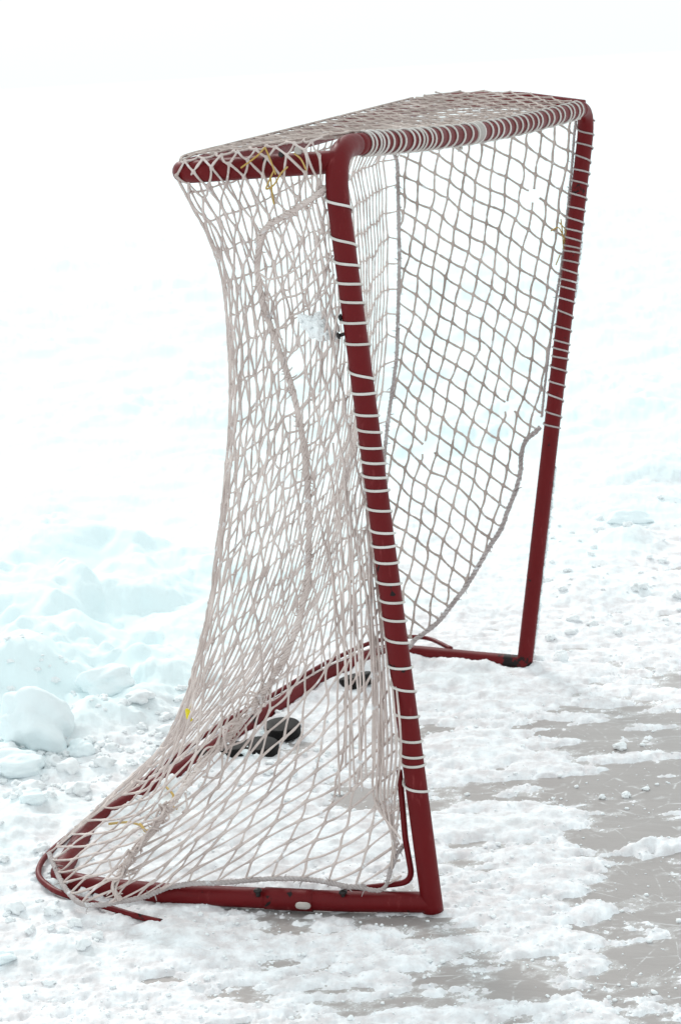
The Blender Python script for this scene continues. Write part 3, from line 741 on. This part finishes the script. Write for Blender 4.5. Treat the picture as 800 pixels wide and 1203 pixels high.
az = np.concatenate([-np.geomspace(math.pi, math.radians(17), 110)[:-1], np.linspace(-math.radians(17), math.radians(17), 980), np.geomspace(math.radians(17), math.pi, 110)[1:-1]])
dep_ang = np.concatenate([np.linspace(math.radians(31), math.radians(1.0), 900), np.geomspace(math.radians(1.0), math.radians(.03), 70)[1:]])
rr_ = np.concatenate([[.35, .7, 1.1, 1.6, 2.0], CAM[2]/np.tan(dep_ang)])
AZ, RR = np.meshgrid(az, rr_, indexing='ij')
X = CAM[0]+RR*np.sin(HEAD+AZ); Y = CAM[1]+RR*np.cos(HEAD+AZ)
Hh, Tr = ground(X.ravel(), Y.ravel())
V = np.stack([X.ravel(), Y.ravel(), Hh], 1)
na, nr = len(az), len(rr_)
i = np.arange(na)[:, None]; j = np.arange(nr-1)[None, :]; i2 = (i+1) % na
F = np.stack([i*nr+j, i*nr+j+1, i2*nr+j+1, i2*nr+j], -1).reshape(-1, 4)
cen = len(V); hc, tc = ground(np.array([CAM[0]]), np.array([CAM[1]]))
V = np.concatenate([V, [[CAM[0], CAM[1], hc[0]]]])
def big_mesh(name, V, quads, tris, m):
    me = bpy.data.meshes.new(name); me.vertices.add(len(V)); me.vertices.foreach_set('co', V.ravel().astype(np.float32))
    nl = quads.size+tris.size; me.loops.add(nl); me.loops.foreach_set('vertex_index', np.concatenate([quads.ravel(), tris.ravel()]).astype(np.int32))
    st = np.concatenate([np.arange(len(quads))*4, quads.size+np.arange(len(tris))*3]); me.polygons.add(len(st)); me.polygons.foreach_set('loop_start', st.astype(np.int32))
    me.polygons.foreach_set('use_smooth', np.ones(len(st), bool)); me.update(calc_edges=True); me.materials.append(m)
    o = bpy.data.objects.new(name, me); COL.objects.link(o); return o
tri = np.stack([np.full(na, cen), np.arange(na)*nr, ((np.arange(na)+1) % na)*nr], -1)
snow = big_mesh('snow', V, F, tri, SNOW); snow['kind'] = 'structure'
at = snow.data.attributes.new('trodden', 'FLOAT', 'POINT'); at.data.foreach_set('value', np.append(Tr, tc[0]).astype(np.float32))
# the ice sheet: level, lies under the snow
xs = np.concatenate([[-3, -2.2], np.linspace(-1.4, 1.5, 560), [2, 3, 5, 9]]); ys = np.concatenate([[-7, -4, -2.4], np.linspace(-1.6, 2.6, 700), [3, 4, 6, 9]])
gx, gy = np.meshgrid(xs, ys, indexing='ij'); nx_, n_ = len(xs), len(ys)
a, b_ = np.meshgrid(np.arange(nx_-1), np.arange(n_-1), indexing='ij')
Fi = np.stack([a*n_+b_, (a+1)*n_+b_, (a+1)*n_+b_+1, a*n_+b_+1], -1).reshape(-1, 4)
ice = big_mesh('ice', np.stack([gx.ravel(), gy.ravel(), np.zeros(nx_*n_)], 1), Fi, np.zeros((0, 3), int), ICE); ice['kind'] = 'structure'
hi, _ = ground(gx.ravel(), gy.ravel())
# powder lies on the ice near the drifts
at = ice.data.attributes.new('powder', 'FLOAT', 'POINT'); at.data.foreach_set('value', sstep(-.0045, .0004, hi).astype(np.float32))

# ------------------------------------------------------------------ loose chunks of snow and ice
def ico(sub):
    import bmesh
    bm = bmesh.new(); bmesh.ops.create_icosphere(bm, subdivisions=sub, radius=1); V = np.array([v.co[:] for v in bm.verts]); F = np.array([[v.index for v in f.verts] for f in bm.faces]); bm.free(); return V, F
IV, IF = ico(5); SV, SF = ico(2); CV, CF = ico(1); RV, RF = ico(3)
def chunk(name, px, rpx, sx, sz, seed, label, cat, group, m, sink=.3, rough=.32):
    g = on_z(px, 0.); 
    t = dep(g); r = rpx/FPX*t
    v = IV.copy(); d = 1+rough*fbm(v[:, 0]*.9+seed, v[:, 1]*.9+v[:, 2]*.8, 2, seed, .4)+.22*rough*fbm(v[:, 2]*2.4+seed, v[:, 0]*2.4-v[:, 1]*2, 3, seed+3)
    v = v*d[:, None]*np.array([sx, 1, sz])*r
    an = HEAD; c, s_ = math.cos(-an), math.sin(-an); v = np.stack([v[:, 0]*c-v[:, 1]*s_, v[:, 0]*s_+v[:, 1]*c, v[:, 2]], 1)
    mb_ = MB(); mb_.add(v, np.concatenate([IF, IF[:, 2:]], 1)); o = mb_.build(name, m)
    gz = ground1(g[0], g[1])
    o.location = (g[0], g[1], gz+r*sz*(1-2*sink)); o['label'] = label; o['category'] = cat; o['group'] = group; return o
SG = 'loose lumps of snow round the goal'
chunk('snow_chunk', (45, 886), 42, 1.05, .92, 3, 'large rounded boulder of packed snow, biggest lump on the bank left of the goal', 'snow lump', SG, LUMP, .30, .36)
chunk('snow_chunk', (20, 918), 27, 1.25, .6, 11, 'flat-topped snow block at the left picture edge below the big boulder', 'snow lump', SG, LUMP, .25)
chunk('snow_chunk', (96, 893), 15, 1.1, .8, 19, 'small snow lump leaning at the right foot of the big snow boulder', 'snow lump', SG, LUMP)
chunk('snow_chunk', (128, 836), 27, 1.25, .7, 23, 'pointed heap of snow behind and right of the big snow boulder', 'snow lump', SG, LUMP)
chunk('snow_chunk', (41, 961), 13, 1.2, .7, 29, 'small round snow lump on the left just above the base corner of the goal', 'snow lump', SG, LUMP)
chunk('snow_chunk', (6, 1140), 12, 1.2, .7, 31, 'small white snow lump at the left picture edge below the goal', 'snow lump', SG, LUMP)
chunk('snow_chunk', (59, 1160), 7, 1.2, .7, 37, 'fist-sized snow lump in the lower left foreground', 'snow lump', SG, CRUMB)
chunk('snow_chunk', (659, 782), 9, 1., .95, 41, 'knob of snow beside the foot of the far post', 'snow lump', SG, CRUMB, .2)
chunk('snow_chunk', (631, 785), 7, 1.2, .7, 43, 'low snow lump touching the foot of the far post', 'snow lump', SG, CRUMB)
chunk('snow_chunk', (738, 622), 17, 1.5, .6, 47, 'long snow lump lying far off to the right of the far post', 'snow lump', SG, LUMP)
chunk('snow_chunk', (318, 868), 9, 1.4, .6, 59, 'small snow lump wedged between the two clear pucks', 'snow lump', SG, LUMP)
chunk('snow_chunk', (290, 893), 10, 1.3, .6, 61, 'small snow lump in front of the snow-covered puck', 'snow lump', SG, LUMP)
IG = 'pieces of ice lying on the rink'
chunk('ice_chunk', (728, 880), 7, 1.1, .7, 67, 'palest and largest ice piece on the grey ice right of the goal', 'ice piece', IG, CRUMB, .2)
chunk('ice_chunk', (735, 936), 6, 1., .7, 71, 'second ice piece below the largest one, with crumbs around it', 'ice piece', IG, CRUMB, .2)
chunk('ice_chunk', (707, 938), 4, 1., .8, 73, 'tiny ice piece on the grey ice, left of the other pieces', 'ice piece', IG, CRUMB, .2)
chunk('ice_chunk', (758, 928), 4, 1.3, .6, 79, 'tiny ice piece on the grey ice, right of the other pieces', 'ice piece', IG, CRUMB, .2)
# snow caught in the near net
q = on_side((372, 386), pe[-4], .006); mb = MB()
for k in range(6):
    v = IV.copy(); d = 1+.45*fbm(v[:, 0]*1.6+k*3, v[:, 1]*1.6+v[:, 2]*1.3, 2, k)+.09*fbm(v[:, 0]*6+k*3+v[:, 2]*3, v[:, 1]*6+v[:, 2]*5, 3, k+9)
    r = (.016, .012, .010, .008, .011, .007)[k]; o = RT*(0, .012, -.013, .024, .004, -.022)[k]+UP*(0, -.006, .008, -.010, .012, .016)[k]
    mb.add(v*d[:, None]*r+q+o, np.concatenate([IF, IF[:, 2:]], 1))
sc = mb.build('snow_clump', CRUMB); sc['label'] = 'clump of snow caught in the near side net beside the post'; sc['category'] = 'snow clump'
# snow clinging to the outer edge of the far post
for rows, n_k, lab in (((545, 770), 240, 'thin crust of snow along the lower outer edge of the far post'), ((255, 345), 60, 'thin crust of snow along the far post beside the yellow tie')):
    mb = MB()
    for y in np.linspace(rows[0], rows[1], n_k):
        c = FF+(TF-FF)*((780-y)/653.); r = rng.uniform(.0022, .0048)*(1 if noise2(np.array([y/25.]), np.array([3.]), 5)[0] > -.25 else .6)
        v = CV*(1+.3*rng.normal(0, 1, (len(CV), 1))*.5)*r*np.array([1, 1, 1.6])
        mb.add(v+c+RT*(PR+.001+rng.uniform(-.003, .001))+FW*rng.uniform(-.002, .008), np.concatenate([CF, CF[:, 2:]], 1))
    sc = mb.build('snow_crust', LUMP); sc['label'] = lab; sc['category'] = 'snow crust'; sc['group'] = 'snow stuck to the far post'
# crumbs of snow, uncountable
N = 7000; px = np.stack([rng.uniform(-20, 830, N), rng.uniform(770, 1230, N)], 1)
G = np.array([on_z(p, 0.) for p in px]); hh, _t = ground(G[:, 0], G[:, 1])
keep = (hh < .012) & (rng.uniform(0, 1, N) < np.where(hh > -.003, .6, np.where(hh > -.007, .25, .06)))
mb = MB(); G = G[keep]; hh = np.maximum(hh[keep], 0)
for g, h0 in zip(G, hh):
    r = min(.005, .0008*math.exp(abs(rng.normal(0, .7)))); v = CV*(1+.35*rng.normal(0, 1, (len(CV), 1))*.5)*r*np.array([1.2, 1.2, .8])
    mb.add(v+np.array([g[0], g[1], h0+r*.35]), np.concatenate([CF, CF[:, 2:]], 1))
def rubble(x0, x1, y0, y1, n, big_):
    for k in range(n):
        p = (rng.uniform(x0, x1), y0+(y1-y0)*rng.beta(2, 2)); g = on_z(p, .02); h0 = max(float(ground(np.array([g[0]]), np.array([g[1]]))[0][0]), 0)
        r = min(big_, .003*math.exp(abs(rng.normal(0, .8)))); v = RV*(1+.45*fbm(RV[:, 0]*1.3+k, RV[:, 1]*1.3+RV[:, 2], 4, k % 50, .6))[:, None]*r*np.array([rng.uniform(.9, 1.5), rng.uniform(.9, 1.5), rng.uniform(.6, .95)])
        mb.add(v+np.array([g[0], g[1], h0+r*.25]), np.concatenate([RF, RF[:, 2:]], 1))
rubble(-5, 215, 800, 960, 230, .022); rubble(-5, 120, 950, 1140, 40, .012); rubble(640, 800, 590, 780, 70, .014); rubble(170, 420, 830, 960, 50, .007)
cr = mb.build('snow_crumbs', CRUMB); cr['kind'] = 'stuff'

# ------------------------------------------------------------------ light: bright overcast
w = bpy.data.worlds.new('World'); S.world = w; w.use_nodes = True; nt = w.node_tree
bg = nt.nodes['Background']; sky = nt.nodes.new('ShaderNodeTexSky'); sky.sky_type = 'NISHITA'; sky.sun_disc = False
EL, AZS = math.radians(36), math.radians(-40)      # sun azimuth from +Y towards +X
sky.sun_elevation = EL; sky.sun_rotation = AZS; sky.air_density = 1.0; sky.dust_density = 4.0; sky.ozone_density = 1.0
hs = nt.nodes.new('ShaderNodeHueSaturation'); hs.inputs['Saturation'].default_value = .22
nt.links.new(sky.outputs[0], hs.inputs['Color'])
deck = nt.nodes.new('ShaderNodeMix'); deck.data_type = 'RGBA'; deck.inputs[0].default_value = .93      # even cloud over most of the sky
deck.inputs[7].default_value = (12.1, 13.4, 13.6, 1); nt.links.new(hs.outputs[0], deck.inputs[6]); nt.links.new(deck.outputs[2], bg.inputs['Color']); bg.inputs['Strength'].default_value = .085
sl_ = bpy.data.lights.new('sun', 'SUN'); sl_.energy = 1.7; sl_.angle = math.radians(14); sl_.color = (1, .97, .93)
so = bpy.data.objects.new('sun', sl_); COL.objects.link(so)
sd = Vector((math.sin(AZS)*math.cos(EL), math.cos(AZS)*math.cos(EL), math.sin(EL)))
so.rotation_euler = sd.to_track_quat('Z', 'Y').to_euler()
S.view_settings.view_transform = 'Standard'; S.view_settings.look = 'None'; S.view_settings.exposure = 0.0; S.view_settings.gamma = 1
S.view_settings.use_curve_mapping = False
